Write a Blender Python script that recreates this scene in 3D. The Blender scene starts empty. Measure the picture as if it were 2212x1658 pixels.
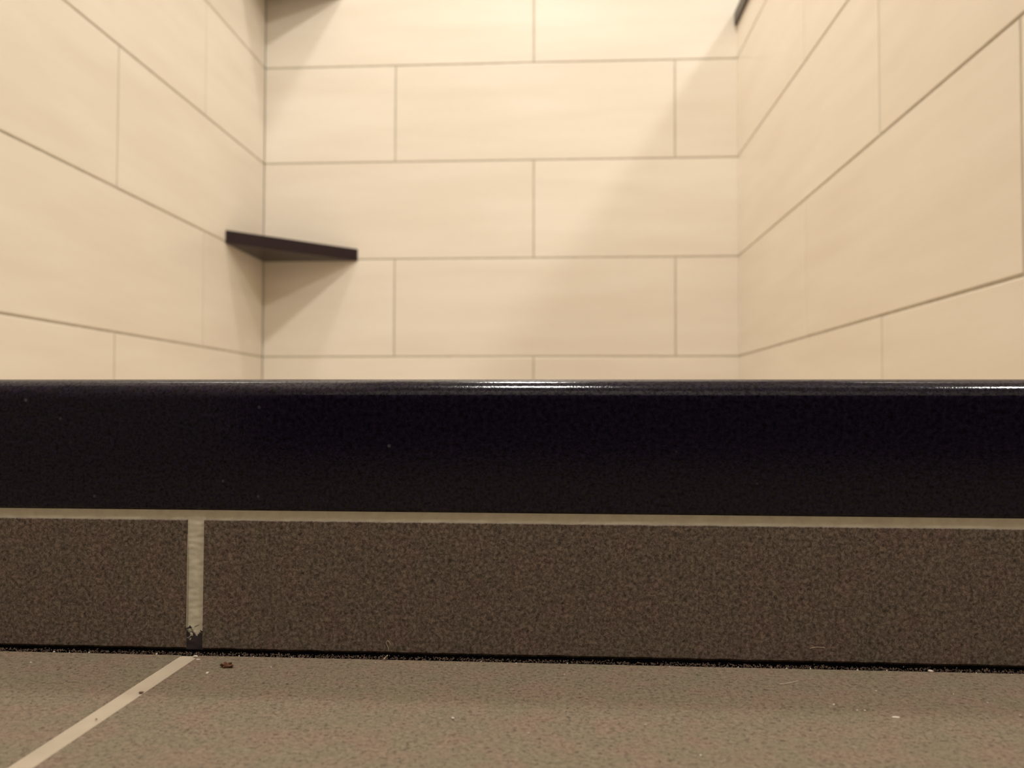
import bpy, bmesh, math, random
from mathutils import Vector, Matrix, noise

random.seed(7)
S = bpy.context.scene
COL = S.collection

# ------------------------------------------------------------------ camera
CAM_Z = 0.057                       # the lens sits a few centimetres above the bathroom floor
F_PX, YAW, PITCH, ROLL = 1811.25, -0.0586182, 0.0270985, 0.0020773
cy, sy, cp, sp, cr, sr = math.cos(YAW), math.sin(YAW), math.cos(PITCH), math.sin(PITCH), math.cos(ROLL), math.sin(ROLL)
FWD = Vector((sy*cp, cy*cp, sp))
R0 = Vector((cy, -sy, 0)); U0 = R0.cross(FWD)
RIGHT = cr*R0 + sr*U0; UP = -sr*R0 + cr*U0
cam = bpy.data.cameras.new('camera'); camo = bpy.data.objects.new('camera', cam); COL.objects.link(camo)
M = Matrix((RIGHT, UP, -FWD)).transposed().to_4x4(); M.translation = (0, 0, CAM_Z)
camo.matrix_world = M
cam.sensor_fit = 'HORIZONTAL'; cam.sensor_width = 36.0; cam.lens = F_PX/2212*36.0
cam.clip_start = 0.01; cam.clip_end = 50
cam.dof.use_dof = True; cam.dof.focus_distance = 0.205; cam.dof.aperture_fstop = 25
S.camera = camo

# ------------------------------------------------------------------ view, world, lights
S.view_settings.view_transform = 'Standard'; S.view_settings.look = 'None'
S.view_settings.gamma = 1; S.view_settings.use_curve_mapping = False
S.view_settings.exposure = 0.0
w = bpy.data.worlds.new('world'); S.world = w; w.use_nodes = True
w.node_tree.nodes['Background'].inputs[0].default_value = (0.02, 0.017, 0.014, 1)
w.node_tree.nodes['Background'].inputs[1].default_value = 0.2
WARM = (1.0, 0.975, 0.905)
def area(name, loc, size, power, aim=(0, 0, -1), col=WARM, spread=math.pi):
    l = bpy.data.lights.new(name, 'AREA'); l.shape = 'DISK'; l.size = size; l.energy = power; l.color = col
    l.spread = spread
    o = bpy.data.objects.new(name, l); COL.objects.link(o); o.location = loc
    o.rotation_euler = Vector(aim).to_track_quat('-Z', 'Y').to_euler(); return o
area('shower_downlight', (-0.14, 1.30, 2.40), 0.20, 17.5)                    # recessed lamp over the shower
area('bathroom_ceiling_lamp', (-0.11, -0.25, 2.40), 0.22, 32.0)               # recessed lamp over the entry
area('vanity_lamp', (1.24, -0.30, 2.16), 0.22, 16.5, aim=(-0.6, 0.5, -0.6))  # lamp above the basin, right of the half wall

# ------------------------------------------------------------------ measures
XL, XR, D = -0.6470, 0.3715, 1.7818           # shower side walls and end wall
Z0, H, W = 0.10677 + CAM_Z, 0.21061, 0.60     # first tile line, tile height, tile length
CEIL = 2.42
CURB_Y, CURB_A = 0.190, math.atan(-0.007568)
CAP_TOP, CAP_BOT = 0.06340, 0.03287
FT_TOP, FT_BOT = 0.03060, 0.0007
FLOOR_EDGE = CURB_Y - 0.0014
KNEE_TOP = 0.893
def ray(px, py): return (FWD*F_PX + RIGHT*(px-1106) - UP*(py-829)).normalized()
def on_floor(px, py, z=0.0):
    d = ray(px, py); t = (z-CAM_Z)/d.z; return Vector((0, 0, CAM_Z)) + d*t
def on_curb(px, py, off=0.0):
    d = ray(px, py); t = (CURB_Y-off)/(d.y - math.tan(CURB_A)*d.x); return Vector((0, 0, CAM_Z)) + d*t

# ------------------------------------------------------------------ materials
def mat(name):
    m = bpy.data.materials.new(name); m.use_nodes = True
    nt = m.node_tree; return m, nt, nt.nodes['Principled BSDF']
def N(nt, t, **k):
    n = nt.nodes.new(t)
    for a, b in k.items():
        if a in n.inputs: n.inputs[a].default_value = b
        else: setattr(n, a, b)
    return n
def ramp(nt, stops):
    r = nt.nodes.new('ShaderNodeValToRGB'); e = r.color_ramp.elements
    while len(e) < len(stops): e.new(0.5)
    for el, (p, c) in zip(e, stops): el.position = p; el.color = (*c, 1)
    return r
def coords(nt, scale=(1, 1, 1)):
    tc = nt.nodes.new('ShaderNodeTexCoord'); mp = N(nt, 'ShaderNodeMapping'); mp.inputs['Scale'].default_value = scale
    nt.links.new(tc.outputs['Object'], mp.inputs['Vector']); return mp.outputs['Vector']

def wall_tile_mat():
    m, nt, b = mat('cream_glazed_tile'); L = nt.links.new
    n1 = N(nt, 'ShaderNodeTexNoise', Scale=3.0, Detail=5.0, Roughness=0.55); L(coords(nt, (1, 1, 7)), n1.inputs['Vector'])
    at = N(nt, 'ShaderNodeAttribute', attribute_name='shade')
    r = ramp(nt, [(0.30, (0.800, 0.712, 0.603)), (0.70, (0.862, 0.785, 0.680))])
    add = N(nt, 'ShaderNodeMath', operation='MULTIPLY_ADD'); add.inputs[1].default_value = 0.16
    L(at.outputs['Fac'], add.inputs[0]); L(n1.outputs['Fac'], add.inputs[2])
    sub = N(nt, 'ShaderNodeMath', operation='SUBTRACT'); sub.inputs[1].default_value = 0.08
    L(add.outputs[0], sub.inputs[0]); L(sub.outputs[0], r.inputs['Fac']); L(r.outputs['Color'], b.inputs['Base Color'])
    b.inputs['Roughness'].default_value = 0.27; b.inputs['Specular IOR Level'].default_value = 0.5
    n2 = N(nt, 'ShaderNodeTexNoise', Scale=2.2, Detail=2.0); L(coords(nt, (1, 1, 1.6)), n2.inputs['Vector'])
    bp = N(nt, 'ShaderNodeBump', Strength=0.35, Distance=0.004); L(n2.outputs['Fac'], bp.inputs['Height']); L(bp.outputs['Normal'], b.inputs['Normal'])
    return m
def plain(name, col, rough=0.7, spec=0.3):
    m, nt, b = mat(name); L = nt.links.new
    n = N(nt, 'ShaderNodeTexNoise', Scale=60.0, Detail=4.0); L(coords(nt), n.inputs['Vector'])
    r = ramp(nt, [(0.3, tuple(c*0.88 for c in col)), (0.7, tuple(min(1, c*1.1) for c in col))])
    L(n.outputs['Fac'], r.inputs['Fac']); L(r.outputs['Color'], b.inputs['Base Color'])
    b.inputs['Roughness'].default_value = rough; b.inputs['Specular IOR Level'].default_value = spec
    return m
def stone_tile_mat(name, cols, fine, coarse, bump=0.25, rough=0.62):
    m, nt, b = mat(name); L = nt.links.new; v = coords(nt)
    a = N(nt, 'ShaderNodeTexNoise', Scale=fine, Detail=6.0, Roughness=0.72, Distortion=0.4); L(v, a.inputs['Vector'])
    c = N(nt, 'ShaderNodeTexNoise', Scale=coarse, Detail=5.0, Roughness=0.65, Distortion=0.6); L(v, c.inputs['Vector'])
    mx = N(nt, 'ShaderNodeMath', operation='MULTIPLY_ADD'); mx.inputs[1].default_value = 0.55
    L(c.outputs['Fac'], mx.inputs[0])
    hf = N(nt, 'ShaderNodeMath', operation='MULTIPLY'); hf.inputs[1].default_value = 0.45
    L(a.outputs['Fac'], hf.inputs[0]); L(hf.outputs[0], mx.inputs[2])
    r = ramp(nt, cols); L(mx.outputs[0], r.inputs['Fac'])
    # slow olive and brown drift across the tile
    s = N(nt, 'ShaderNodeTexNoise', Scale=coarse*0.10, Detail=5.0); L(v, s.inputs['Vector'])
    tint = ramp(nt, [(0.38, (1.06, 0.97, 0.94)), (0.62, (0.96, 1.0, 0.91))]); L(s.outputs['Fac'], tint.inputs['Fac'])
    mul = N(nt, 'ShaderNodeMix', data_type='RGBA', blend_type='MULTIPLY'); mul.inputs[0].default_value = 1.0
    L(r.outputs['Color'], mul.inputs[6]); L(tint.outputs['Color'], mul.inputs[7]); L(mul.outputs[2], b.inputs['Base Color'])
    b.inputs['Roughness'].default_value = rough; b.inputs['Specular IOR Level'].default_value = 0.3
    bp = N(nt, 'ShaderNodeBump', Strength=bump, Distance=0.0004); L(a.outputs['Fac'], bp.inputs['Height']); L(bp.outputs['Normal'], b.inputs['Normal'])
    return m
def quartz_mat(name, base, fleck, rough, spec):
    m, nt, b = mat(name); L = nt.links.new; v = coords(nt)
    n = N(nt, 'ShaderNodeTexNoise', Scale=900.0, Detail=3.0, Roughness=0.7); L(v, n.inputs['Vector'])
    r = ramp(nt, [(0.36, tuple(c*0.25 for c in base)), (0.50, base), (0.66, tuple(c*1.7 for c in base))]); L(n.outputs['Fac'], r.inputs['Fac'])
    vo = N(nt, 'ShaderNodeTexVoronoi', Scale=230.0, Randomness=1.0); L(v, vo.inputs['Vector'])
    near = ramp(nt, [(0.04, (1, 1, 1)), (0.12, (0, 0, 0))]); L(vo.outputs['Distance'], near.inputs['Fac'])
    sx = N(nt, 'ShaderNodeSeparateColor'); L(vo.outputs['Color'], sx.inputs[0])
    rare = ramp(nt, [(0.87, (0, 0, 0)), (1.0, (1, 1, 1))]); L(sx.outputs[0], rare.inputs['Fac'])
    f = N(nt, 'ShaderNodeMath', operation='MULTIPLY'); L(near.outputs['Color'], f.inputs[0]); L(rare.outputs['Color'], f.inputs[1])
    mx = N(nt, 'ShaderNodeMix', data_type='RGBA'); mx.inputs[7].default_value = (*fleck, 1)
    L(f.outputs[0], mx.inputs[0]); L(r.outputs['Color'], mx.inputs[6]); L(mx.outputs[2], b.inputs['Base Color'])
    b.inputs['Roughness'].default_value = rough
    p = N(nt, 'ShaderNodeTexNoise', Scale=1500.0, Detail=2.0, Roughness=0.6); L(v, p.inputs['Vector'])
    pr = N(nt, 'ShaderNodeMapRange'); pr.inputs[1].default_value = 0.38; pr.inputs[2].default_value = 0.56; pr.inputs[3].default_value = spec*0.45; pr.inputs[4].default_value = spec
    L(p.outputs['Fac'], pr.inputs[0]); L(pr.outputs[0], b.inputs['Specular IOR Level'])
    bp = N(nt, 'ShaderNodeBump', Strength=0.10, Distance=0.0002); L(p.outputs['Fac'], bp.inputs['Height']); L(bp.outputs['Normal'], b.inputs['Normal'])
    return m
TILE = wall_tile_mat()
WGROUT = plain('taupe_wall_grout', (0.50, 0.445, 0.35), 0.85)
QUARTZ = quartz_mat('black_speckled_quartz', (0.0070, 0.0042, 0.0118), (0.09, 0.085, 0.10), 0.12, 0.42)
SHELFQ = quartz_mat('dark_shelf_quartz', (0.022, 0.012, 0.0145), (0.10, 0.10, 0.10), 0.28, 0.3)
FLOORT = stone_tile_mat('grey_brown_floor_tile', [(0.39, (0.062, 0.043, 0.030)), (0.48, (0.165, 0.128, 0.090)), (0.62, (0.240, 0.190, 0.142))], 3600, 1150)
FACET = stone_tile_mat('grey_brown_curb_tile', [(0.38, (0.022, 0.014, 0.009)), (0.49, (0.118, 0.086, 0.068)), (0.60, (0.252, 0.194, 0.158))], 4200, 1250)
FGROUT = plain('pale_floor_grout', (0.40, 0.325, 0.24), 0.85)
CAULK = plain('black_gap', (0.006, 0.005, 0.007), 0.9, 0.1)
PAINT = plain('beige_wall_paint', (0.72, 0.68, 0.62), 0.8)
DARKPANEL = plain('dark_reflection_panel', (0.032, 0.028, 0.036), 0.8)  # only for the added panel that darkens the cap's reflection
CEILP = plain('white_ceiling_paint', (0.80, 0.77, 0.72), 0.9)

# ------------------------------------------------------------------ mesh helpers
def finish(name, bm, mats, parent=None, smooth=False, loc=None):
    me = bpy.data.meshes.new(name); bm.normal_update(); bm.to_mesh(me); bm.free()
    for m in (mats if isinstance(mats, (list, tuple)) else [mats]): me.materials.append(m)
    if smooth:
        for p in me.polygons: p.use_smooth = True
    o = bpy.data.objects.new(name, me); COL.objects.link(o)
    if parent: o.parent = parent
    if loc is not None: o.location = loc
    return o
def box(bm, lo, hi, mi=0, bevel=0.0, seg=2, jitter=None):
    t = bmesh.new()
    vs = [t.verts.new((x, y, z)) for x in (lo[0], hi[0]) for y in (lo[1], hi[1]) for z in (lo[2], hi[2])]
    for f in ((0, 1, 3, 2), (4, 6, 7, 5), (0, 4, 5, 1), (2, 3, 7, 6), (0, 2, 6, 4), (1, 5, 7, 3)): t.faces.new([vs[i] for i in f])
    if bevel: bmesh.ops.bevel(t, geom=list(t.edges), offset=bevel, segments=seg, profile=0.5, affect='EDGES')
    bmesh.ops.recalc_face_normals(t, faces=t.faces)
    if jitter: bmesh.ops.transform(t, matrix=jitter, verts=t.verts)
    n0 = len(bm.faces); mp = {v: bm.verts.new(v.co) for v in t.verts}; out = []
    for f in t.faces:
        g = bm.faces.new([mp[v] for v in f.verts]); g.material_index = mi; out.append(g)
    t.free(); return out
def struct(o, label, cat):
    o['kind'] = 'structure'; o['label'] = label; o['category'] = cat; return o
def tag(o, label, cat, group=None):
    o['label'] = label; o['category'] = cat
    if group: o['group'] = group
    return o
def empty(name, loc, rz=0.0):
    o = bpy.data.objects.new(name, None); o.empty_display_size = 0.02; COL.objects.link(o)
    o.location = loc; o.rotation_euler = (0, 0, rz); return o

# ------------------------------------------------------------------ tiled walls
# a wall is laid out along u (from the shower corner) and z; to_world maps (u, n, z) with n pointing into the shower
GR = 0.0030
def tiled_wall(name, to_world, u0, u1, zlo, zhi, first_even, first_odd, thick, back):
    bm = bmesh.new(); lay = bm.faces.layers.float.new('shade')
    def add(ulo, uhi, nlo, nhi, za, zb, mi, bevel=0.0, j=None):
        fs = box(bm, (ulo, nlo, za), (uhi, nhi, zb), mi, bevel, 2, j); s = random.random()
        for f in fs:
            f[lay] = s
    add(u0, u1, -back, -0.0009, zlo, zhi, 1)          # wall body, its face is the grout bed
    k0 = int(math.floor((zlo-Z0)/H)) - 1
    for k in range(k0, 14):
        za, zb = max(zlo, Z0+k*H+GR/2), min(zhi, Z0+(k+1)*H-GR/2)
        if zb-za < 0.004: continue
        f = first_even if k % 2 == 0 else first_odd
        cuts = [u0]; x = f
        while x > u0 + 0.004: x -= W
        x += W
        while x < u1 - 0.004:
            if x > u0 + 0.25 or x >= f: cuts.append(x)
            x += W
        cuts.append(u1)
        for a, b in zip(cuts[:-1], cuts[1:]):
            c = Vector(((a+b)/2, 0, (za+zb)/2))
            j = Matrix.Translation(c) @ Matrix.Rotation(random.uniform(-1, 1)*0.0007, 4, 'X') @ Matrix.Rotation(random.uniform(-1, 1)*0.0004, 4, 'Z') @ Matrix.Translation(-c)
            add(a+(GR/2 if a > u0 else 0.0006), b-GR/2, -thick, 0.0, za, zb, 0, 0.0011, j)
    for v in bm.verts: v.co = to_world(v.co)
    bmesh.ops.recalc_face_normals(bm, faces=bm.faces)
    return finish(name, bm, [TILE, WGROUT])
XE = 1.95                                            # far side of the bathroom
JA = -0.35896 - XL
o = tiled_wall('wall_back', lambda c: Vector((XL + c.x, D - c.y, c.z)), 0.0, XE-XL, -0.03, CEIL, JA, JA+W/2, 0.006, 0.05)
struct(o, 'cream tiled end wall of the shower facing the curb', 'wall')
o = tiled_wall('wall_left', lambda c: Vector((XL + c.y, D - c.x, c.z)), 0.0, D-0.14, -0.03, CEIL, 0.3018, 0.6018, 0.006, 0.05)
struct(o, 'cream tiled wall on the left side of the shower', 'wall')
o = tiled_wall('wall_right', lambda c: Vector((XR - c.y, D - c.x, c.z)), 0.0, D-0.14, -0.03, KNEE_TOP-0.027, 0.4861, 0.7861, 0.006, 0.10)
struct(o, 'half height cream tiled wall on the right side of the shower', 'wall')

# the rest of the bathroom, behind and beside the camera
bm = bmesh.new(); box(bm, (XL-0.05, -1.30, -0.03), (XL, 0.14, CEIL)); struct(finish('wall_entry', bm, plain('brown_wall_paint', (0.36, 0.30, 0.25), 0.8)), 'brown painted wall left of the bathroom entry', 'wall')
bm = bmesh.new(); box(bm, (XE, -1.35, -0.03), (XE+0.05, D+0.05, CEIL)); struct(finish('wall_far_right', bm, PAINT), 'beige painted wall beyond the half wall', 'wall')
bm = bmesh.new(); box(bm, (XL-0.05, -1.35, -0.03), (XE, -1.30, CEIL)); struct(finish('wall_front', bm, PAINT), 'beige painted wall behind the camera', 'wall')
bm = bmesh.new(); box(bm, (XL, -1.30, 0.0), (XE, -1.26, 0.92)); struct(finish('unseen_dark_panel', bm, DARKPANEL), 'unseen dark panel added behind the camera for the curb cap to reflect', 'trim')  # added out of view so the cap face reflects dark below the bright wall
bm = bmesh.new(); box(bm, (XL-0.05, -1.35, CEIL), (XE+0.05, D+0.05, CEIL+0.05)); struct(finish('ceiling', bm, CEILP), 'white bathroom ceiling', 'ceiling')

# ------------------------------------------------------------------ floors
jt0, jt1 = on_floor(386, 1418), on_floor(424, 1418)
jb0, jb1 = on_floor(13, 1658), on_floor(66, 1658)
rot = Matrix.Rotation(CURB_A, 3, 'Z')
def edge_y(x, off=0.0): return FLOOR_EDGE - off + math.tan(CURB_A)*x
def line_x(p, q, y): t = (y-p.y)/(q.y-p.y); return p.x + (q.x-p.x)*t
def poly_prism(bm, pts, z0, z1, mi, bevel=0.0):
    t = bmesh.new()
    lo = [t.verts.new((p[0], p[1], z0)) for p in pts]; hi = [t.verts.new((p[0], p[1], z1)) for p in pts]; n = len(pts)
    top = t.faces.new(hi); t.faces.new(list(reversed(lo)))
    for i in range(n): t.faces.new((lo[i], lo[(i+1) % n], hi[(i+1) % n], hi[i]))
    bmesh.ops.recalc_face_normals(t, faces=t.faces)
    if bevel: bmesh.ops.bevel(t, geom=[e for e in t.edges if all(abs(v.co.z-z1) < 1e-7 for v in e.verts)], offset=bevel, segments=2, profile=0.5, affect='EDGES')
    mp = {v: bm.verts.new(v.co) for v in t.verts}
    for f in t.faces: bm.faces.new([mp[v] for v in f.verts]).material_index = mi
    t.free()
bm = bmesh.new()
YB = -1.30
def jl(y): return line_x(jt0, jb0, y)
def jr(y): return line_x(jt1, jb1, y)
ye = edge_y(-0.075)
YT = ye - 0.60                                        # a floor tile is 0.6 m deep; the next row starts there
def row(ya, yb, xa, xb, sharp):
    poly_prism(bm, [(xa, edge_y(xa) if sharp else yb), (jl(yb), edge_y(jl(yb)) if sharp else yb), (jl(ya), ya), (xa, ya)], -0.008, 0.0, 0, 0.0004)
    poly_prism(bm, [(jr(yb), edge_y(jr(yb)) if sharp else yb), (xb, edge_y(xb) if sharp else yb), (xb, ya), (jr(ya), ya)], -0.008, 0.0, 0, 0.0004)
row(YT, ye, XL, XE, True)
row(YB, YT-0.004, XL, XE, False)
poly_prism(bm, [(XL, YB), (XE, YB), (XE, edge_y(XE, 0.0003)), (XL, edge_y(XL, 0.0003))], -0.03, -0.0002, 1)
struct(finish('floor', bm, [FLOORT, FGROUT]), 'grey brown tiled bathroom floor in front of the curb', 'floor')
bm = bmesh.new(); box(bm, (XL, 0.33, -0.03), (XR, D, -0.012)); struct(finish('floor_shower', bm, FGROUT), 'shower floor hidden behind the curb', 'floor')
bm = bmesh.new(); box(bm, (XR+0.12, edge_y(0.4)+0.004, -0.03), (XE, D, -0.0)); struct(finish('floor_beside', bm, FLOORT), 'bathroom floor beyond the half wall', 'floor')

# ------------------------------------------------------------------ the curb
curb = tag(empty('shower_curb', (0, CURB_Y, 0), CURB_A), 'low shower curb with a polished black stone cap over grey brown tile', 'curb')
CX0, CX1 = XL+0.004, XR-0.004
# cap: profile in y/z swept along x, front upper edge rounded
def cap_profile():
    pts = []; R = 0.0050
    for i in range(13):
        a = math.radians(i*90/12); pts.append((R - R*math.cos(a), CAP_TOP - R + R*math.sin(a)))
    pts += [(0.116-0.004, CAP_TOP)]
    for i in range(1, 7):
        a = math.radians(90 - i*90/6); pts.append((0.116-0.004+0.004*math.cos(a), CAP_TOP-0.004+0.004*math.sin(a)))
    pts += [(0.116, CAP_BOT), (0.0006, CAP_BOT), (0.0, CAP_BOT+0.0006)]
    return pts
def sweep(profile, xs, fn=None):
    bm = bmesh.new(); rings = []
    for x in xs:
        rings.append([bm.verts.new((x, *(fn(x, y, z) if fn else (y, z)))) for y, z in profile])
    n = len(profile)
    for a, b in zip(rings[:-1], rings[1:]):
        for i in range(n): bm.faces.new((a[i], a[(i+1) % n], b[(i+1) % n], b[i]))
    bm.faces.new(rings[0]); bm.faces.new(list(reversed(rings[-1])))
    bmesh.ops.recalc_face_normals(bm, faces=bm.faces); return bm
c = finish('cap', sweep(cap_profile(), [CX0, CX1]), QUARTZ, curb, smooth=True)
c.data.set_sharp_from_angle(angle=math.radians(40)); c['label'] = 'polished black speckled stone cap'
# joint in the facing, where the photo shows it
gl_t, gr_t = on_curb(404, 1125), on_curb(441, 1125); gl_b, gr_b = on_curb(401, 1385), on_curb(437, 1390)
def face_tile(xt0, xb0, xt1, xb1):
    bm = bmesh.new(); nx = 160
    # the upper arris is slightly ragged, as cut tile is
    def prof(x):
        r = 0.00010*noise.noise(Vector((x*900, 3, 1))); q = 0.00022*noise.noise(Vector((x*500, 9, 4)))
        return [(0.00012, FT_TOP+r), (0.009, FT_TOP), (0.009, FT_BOT), (0.0007, FT_BOT+q), (0.0, FT_BOT+0.0006+q), (0.0, FT_TOP-0.00012+r)]
    rings = []
    xa, xb = min(xt0, xb0), max(xt1, xb1)
    for i in range(nx+1):
        s = i/nx; ring = []
        for (y, z) in prof(xa+(xb-xa)*s):
            h = (z-FT_BOT)/(FT_TOP-FT_BOT); l = xb0+(xt0-xb0)*h; rr = xb1+(xt1-xb1)*h
            ring.append(bm.verts.new((l+(rr-l)*s, y, z)))
        rings.append(ring)
    for a, b in zip(rings[:-1], rings[1:]):
        for i in range(6): bm.faces.new((a[i], a[(i+1) % 6], b[(i+1) % 6], b[i]))
    bm.faces.new(rings[0]); bm.faces.new(list(reversed(rings[-1])))
    bmesh.ops.recalc_face_normals(bm, faces=bm.faces); return bm
ft = finish('face_tile', face_tile(CX0, CX0, gl_t.x, gl_b.x), FACET, curb); ft['label'] = 'short grey brown tile left of the grout joint'
ft = finish('face_tile', face_tile(gr_t.x, gr_b.x, CX1, CX1), FACET, curb); ft['label'] = 'long grey brown tile right of the grout joint'
# body of the curb behind the facing
bm = bmesh.new(); box(bm, (CX0, 0.009, -0.012), (CX1, 0.114, CAP_BOT)); finish('core', bm, CAULK, curb)
# grout: the level joint under the cap and the upright joint, lumpy and slightly recessed
def lumpy(x0, x1, z0, z1, nx, nz, depth, amp, sc):
    bm = bmesh.new(); g = []
    for j in range(nz+1):
        rowv = []
        for i in range(nx+1):
            x = x0+(x1-x0)*i/nx; z = z0+(z1-z0)*j/nz
            y = depth + amp*noise.noise(Vector((x*sc, z*sc*2.2, 5)))
            rowv.append(bm.verts.new((x, y, z)))
        g.append(rowv)
    for j in range(nz):
        for i in range(nx): bm.faces.new((g[j][i], g[j][i+1], g[j+1][i+1], g[j+1][i]))
    ext = bmesh.ops.extrude_face_region(bm, geom=list(bm.faces))
    for v in [v for v in ext['geom'] if isinstance(v, bmesh.types.BMVert)]: v.co.y = 0.0088
    bmesh.ops.recalc_face_normals(bm, faces=bm.faces); return bm
def upright_mat():
    m, nt, b = mat('stained_curb_grout'); L = nt.links.new; v = coords(nt)
    n = N(nt, 'ShaderNodeTexNoise', Scale=420.0, Detail=5.0, Roughness=0.7); L(v, n.inputs['Vector'])
    sep = N(nt, 'ShaderNodeSeparateXYZ'); L(v, sep.inputs[0])
    # black grime at the foot of the joint, with a ragged upper edge
    q = N(nt, 'ShaderNodeTexNoise', Scale=700.0, Detail=4.0, Distortion=1.2); L(v, q.inputs['Vector'])
    k = N(nt, 'ShaderNodeMath', operation='MULTIPLY_ADD'); k.inputs[1].default_value = -0.0125; L(q.outputs['Fac'], k.inputs[0]); L(sep.outputs[2], k.inputs[2])
    mr = N(nt, 'ShaderNodeMapRange'); mr.inputs[1].default_value = -0.0021; mr.inputs[2].default_value = -0.0009; L(k.outputs[0], mr.inputs[0])
    base = ramp(nt, [(0.3, (0.58, 0.52, 0.39)), (0.7, (0.70, 0.63, 0.48))]); L(n.outputs['Fac'], base.inputs['Fac'])
    mx = N(nt, 'ShaderNodeMix', data_type='RGBA'); mx.inputs[6].default_value = (0.030, 0.020, 0.021, 1)
    L(mr.outputs[0], mx.inputs[0]); L(base.outputs['Color'], mx.inputs[7]); L(mx.outputs[2], b.inputs['Base Color'])
    b.inputs['Roughness'].default_value = 0.8
    bp = N(nt, 'ShaderNodeBump', Strength=0.3, Distance=0.0002); L(n.outputs['Fac'], bp.inputs['Height']); L(bp.outputs['Normal'], b.inputs['Normal'])
    return m
CURBGROUT = upright_mat()
gt = finish('grout_joint', lumpy(CX0, CX1, FT_TOP-0.0006, CAP_BOT, 500, 4, 0.0005, 0.00008, 350), CURBGROUT, curb); gt['label'] = 'tan level grout joint under the cap'
xa, xb = min(gl_b.x, gl_t.x)-0.0002, max(gr_t.x, gr_b.x)+0.0002
gt = finish('grout_joint', lumpy(xa, xb, FT_BOT, CAP_BOT-0.0001, 24, 120, 0.00048, 0.00007, 420), CURBGROUT, curb); gt['label'] = 'upright grout joint with black grime at its foot'
# thin ridge of grout left standing along the left tile edge
def tube(pts, rad, seg=6):
    bm = bmesh.new(); rings = []
    for i, p in enumerate(pts):
        p = Vector(p); t = (Vector(pts[min(i+1, len(pts)-1)]) - Vector(pts[max(i-1, 0)])).normalized()
        a = t.orthogonal().normalized(); b = t.cross(a); r = rad(i/(len(pts)-1)) if callable(rad) else rad
        rings.append([bm.verts.new(p + (a*math.cos(2*math.pi*k/seg) + b*math.sin(2*math.pi*k/seg))*r) for k in range(seg)])
    for u, v in zip(rings[:-1], rings[1:]):
        for k in range(seg): bm.faces.new((u[k], u[(k+1) % seg], v[(k+1) % seg], v[k]))
    bm.faces.new(list(reversed(rings[0]))); bm.faces.new(rings[-1])
    bmesh.ops.recalc_face_normals(bm, faces=bm.faces); return bm
rp = []
for i in range(40):
    s = i/39; x = gl_b.x+(gl_t.x-gl_b.x)*s + 0.0002; rp.append((x, -0.00004, 0.0058+s*0.0215))
finish('grout_ridge', tube(rp, lambda s: 0.00013*(1-0.5*s)), FGROUT, curb)
# the dark open joint where the facing meets the floor
bm = bmesh.new(); box(bm, (CX0, 0.0006, -0.010), (CX1, 0.0088, FT_BOT-0.0001)); finish('floor_joint', bm, CAULK, curb)['label'] = 'black open joint along the floor'

# ------------------------------------------------------------------ corner shelves, half wall cap
def corner_shelf(z, a, b, label):
    t = 0.026
    bm = bmesh.new()
    poly_prism(bm, [(0.0008, -0.0008), (0.0008, -b), (a, -0.0008)], 0.0, t, 0, 0.0012)
    s = finish('corner_shelf', bm, SHELFQ, None, loc=(XL, D, z))
    tag(s, label, 'shelf', 'dark corner shelves'); return s
corner_shelf(Z0+H-0.0035, 0.208, 0.208, 'dark stone corner shelf low on the left of the shower end wall')
corner_shelf(0.950, 0.172, 0.172, 'dark stone corner shelf high in the left corner, mostly above the picture')
bm = bmesh.new()
box(bm, (-0.006, -(D-0.14)-0.004, 0.0), (0.106, -0.001, 0.027), 0, 0.0015)
tag(finish('wall_cap', bm, plain('brown_stone', (0.075, 0.055, 0.040), 0.4), None, loc=(XR, D, KNEE_TOP-0.0269)), 'thin dark stone ledge capping the half height right wall', 'ledge')

# ------------------------------------------------------------------ crumbs, grit and lint on the floor
GRIT = plain('pale_grit', (0.60, 0.51, 0.42), 0.6); TAN = plain('tan_fibre', (0.55, 0.42, 0.28), 0.7)
RUST = stone_tile_mat('rust_brown_husk', [(0.36, (0.020, 0.005, 0.002)), (0.5, (0.085, 0.028, 0.010)), (0.64, (0.24, 0.12, 0.055))], 2500, 1500, rough=0.45)
DARKDOT = plain('dark_speck', (0.16, 0.09, 0.06), 0.7)
def lump(rx, ry, rz, seed, sub=2, amp=0.25):
    bm = bmesh.new(); bmesh.ops.create_icosphere(bm, subdivisions=sub, radius=1.0)
    for v in bm.verts:
        n = v.co.normalized(); k = 1 + amp*noise.noise(n*1.7 + Vector((seed*7.3, seed, 0)))
        v.co = Vector((n.x*rx*k, n.y*ry*k, max(n.z, -0.75)*rz*k))
    return bm
# the brown husk: a curled shell with ragged flaps
h = tag(empty('brown_crumb', on_floor(490, 1441)), 'small rust brown crumb lying on the floor tile near the curb', 'crumb')
bm = lump(0.00125, 0.0007, 0.00050, 3, 3, 0.7)
bmesh.ops.translate(bm, verts=bm.verts, vec=(0, 0, 0.00036)); finish('husk', bm, RUST, h, True)
for i, (x, y, z, rx, rz, tilt) in enumerate([(-0.00055, 0.0002, 0.00075, 0.00042, 0.00042, 0.5), (0.00060, 0.0002, 0.0008, 0.00048, 0.00030, -0.5), (0.0010, -0.0001, 0.0004, 0.0004, 0.00025, 0.6)]):
    bm = lump(rx, 0.00022, rz, 11+i, 2, 0.8)
    bmesh.ops.rotate(bm, verts=bm.verts, cent=(0, 0, 0), matrix=Matrix.Rotation(tilt, 3, 'Y'))
    bmesh.ops.translate(bm, verts=bm.verts, vec=(x, y, z)); finish('flap', bm, RUST, h, True)
A = [(350, 257), (910, 272), (1310, 262), (1640, 338), (878, 640, 1.9), (1395, 738), (2195, 680), (1075, 240), (1660, 250)]
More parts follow.
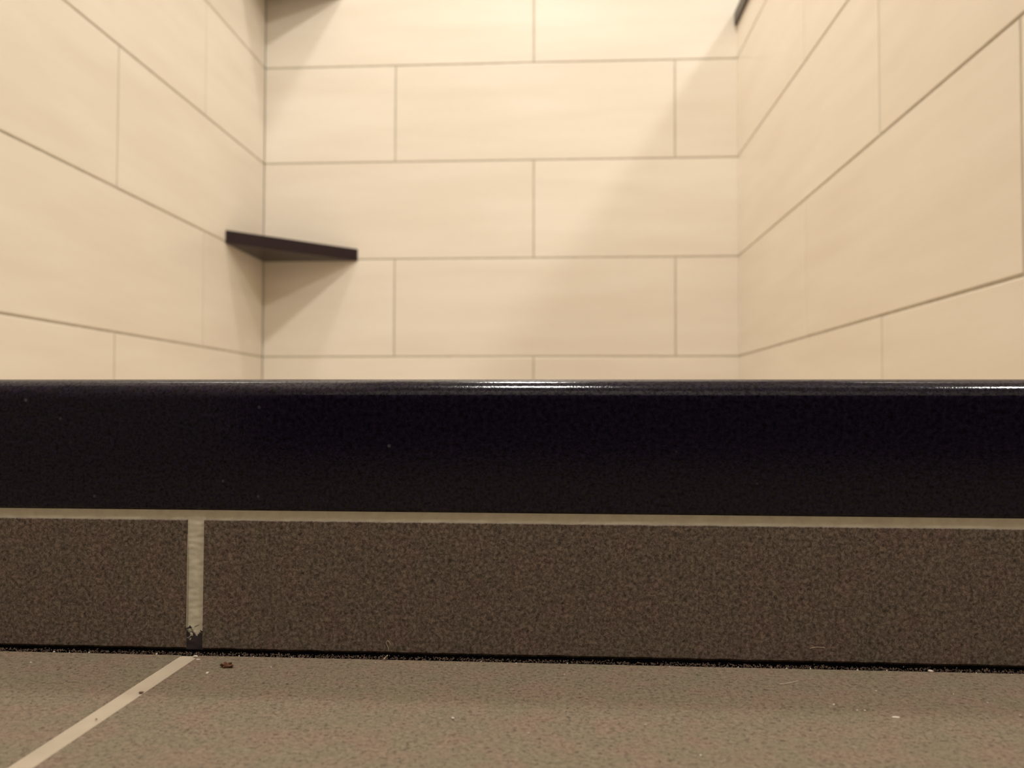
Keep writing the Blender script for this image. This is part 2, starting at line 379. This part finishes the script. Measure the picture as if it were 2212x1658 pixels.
A = [(700+p[0]*.3165, 1350+p[1]*.3165, p[2] if len(p) > 2 else 1) for p in A]
B = [(125, 245), (530, 247), (725, 250), (815, 255), (950, 252, 1.5), (1232, 268, 1.4), (1405, 268, 1.3), (1835, 273), (1932, 283), (2140, 290), (1342, 390, 1.2), (1797, 408), (1997, 460, 1.5), (1093, 470, 1.3), (1230, 503, 1.2), (1275, 505, 1.2), (310, 770, 1.5), (2190, 535, 1.5)]
B = [(1400+p[0]*.367, 1350+p[1]*.367, p[2] if len(p) > 2 else 1) for p in B]
Cc = [(372, 182, 1.3), (480, 183), (618, 183, 1.3), (210, 258, 1.6), (920, 190), (1090, 186, 1.4), (1640, 205, 1.2), (1730, 218), (1995, 214), (2080, 210), (1850, 288)]
Cc = [(p[0]*.3165, 1350+p[1]*.3165, p[2] if len(p) > 2 else 1) for p in Cc]
protos = []
for i in range(5):
    bm = lump(0.00022, 0.00018, 0.00014, 20+i, 1, 0.6)
    me = bpy.data.meshes.new('grit_grain'); bm.to_mesh(me); bm.free(); me.materials.append(GRIT); protos.append(me)
for i, (x, y, s) in enumerate(A+B+Cc):
    p = on_floor(x, y)
    near = p.y > edge_y(p.x) - 0.012
    p.y = min(p.y, edge_y(p.x) - 0.0003)
    o = bpy.data.objects.new('grit_grain', protos[i % 5]); COL.objects.link(o)
    o.location = p + Vector((0, 0, 0.00009*s)); o.scale = (s*0.85, s*0.85, s*0.85); o.rotation_euler = (0, 0, i*1.3)
    if near: tag(o, 'pale grain of grit on the floor tile edge along the curb', 'grit', 'grit grains along the curb')
    else: tag(o, 'pale grain of grit lying out on the open floor tile', 'grit', 'grit grains out on the tile')
def pebble(name, px, py, r, label, m=GRIT, seed=1):
    p = on_floor(px, py); p.y = min(p.y, edge_y(p.x)-0.0004)
    o = finish(name, lump(r[0], r[1], r[2], seed, 2, 0.4), m, None, True, loc=p+Vector((0, 0, r[2]*0.6))); tag(o, label, 'grit'); return o
pebble('grit_pebble', 2010, 1451, (0.0006, 0.0004, 0.00032), 'largest pale pebble against the curb foot at the right', seed=31)
pebble('grit_flake', 1935, 1549, (0.0008, 0.0004, 0.00010), 'flat pale pink flake on the floor tile at the lower right', seed=32)
pebble('grit_flake', 448, 1454, (0.0003, 0.0006, 0.00022), 'pinkish drop shaped flake below the brown crumb', seed=33)
pebble('plaster_chip', 422, 1418, (0.0006, 0.0003, 0.00022), 'white chip at the top of the floor grout line', seed=34)
pebble('plaster_chip', 428, 1424, (0.00055, 0.0003, 0.00008), 'thin white sliver just below the chip on the grout line', seed=35)
pebble('dark_speck', 305, 1495, (0.00045, 0.0004, 0.00014), 'brown speck on the floor grout line', DARKDOT, 36)
pebble('dark_speck', 208, 1553, (0.0002, 0.0002, 0.0001), 'tiny dark dot on the floor grout line', DARKDOT, 37)
def strand(name, pts, r, label, m=TAN):
    P = [Vector(p) for p in pts]; out = []
    for i in range(len(P)-1):
        for k in range(6):
            t = k/6; a, b, c, d = P[max(i-1, 0)], P[i], P[i+1], P[min(i+2, len(P)-1)]
            out.append(0.5*((2*b) + (c-a)*t + (2*a-5*b+4*c-d)*t*t + (3*b-a-3*c+d)*t**3))
    out.append(P[-1])
    o = finish(name, tube(out, r, 5), m, None, True); tag(o, label, 'lint'); return o
strand('lint_strand', [on_floor(1684, 1477, 0.0001), on_floor(1700, 1475, 0.0003), on_floor(1724, 1470, 0.0001)], 0.00006, 'fine pale strand lying straight on the floor tile', GRIT)
strand('lint_curl', [on_curb(840, 1406, 0.0003), on_curb(838, 1396, 0.0003), on_curb(834, 1388, 0.0003), on_curb(838, 1383, 0.0003), on_curb(843, 1390, 0.0003)], 0.00005, 'small curled fibre clinging to the curb tile foot')
strand('lint_strand', [on_curb(1749, 1400, 0.0002), on_curb(1762, 1397, 0.0003), on_curb(1782, 1398, 0.0002)], 0.00005, 'short tan fibre clinging to the curb tile face')
strand('wood_splinter', [on_floor(829, 1423, 0.0004), on_floor(833, 1419, 0.0007), on_floor(837, 1415, 0.0012)], 0.00013, 'tan splinter standing in the joint at the curb foot')
# dust and fluff caught along the open joint
bm = bmesh.new()
for i in range(2600):
    x = random.uniform(-0.135, 0.125); y = edge_y(x) + (random.uniform(-0.0004, 0.0003) if i % 3 else random.uniform(-0.0009, 0.0013)); z = random.uniform(-0.0002, 0.0005)
    L = random.uniform(0.0001, 0.0005); th = random.uniform(0, math.pi); el = random.uniform(-0.2, 1.0)
    d = Vector((math.cos(th)*math.cos(el), 0.3*math.sin(th), math.sin(el)*0.9))*L
    p = Vector((x, y, z)); r = random.uniform(0.00003, 0.00010)
    t = tube([p, p+d*0.5+Vector((0, 0, r)), p+d], r, 4)
    mp = {v: bm.verts.new(v.co) for v in t.verts}
    for f in t.faces: bm.faces.new([mp[v] for v in f.verts])
    t.free()
DUST = plain('joint_dust', (0.17, 0.115, 0.085), 0.8)
d = finish('joint_dust', bm, DUST); d['kind'] = 'stuff'; tag(d, 'brown dust and fibres caught in the joint along the curb foot', 'dust')
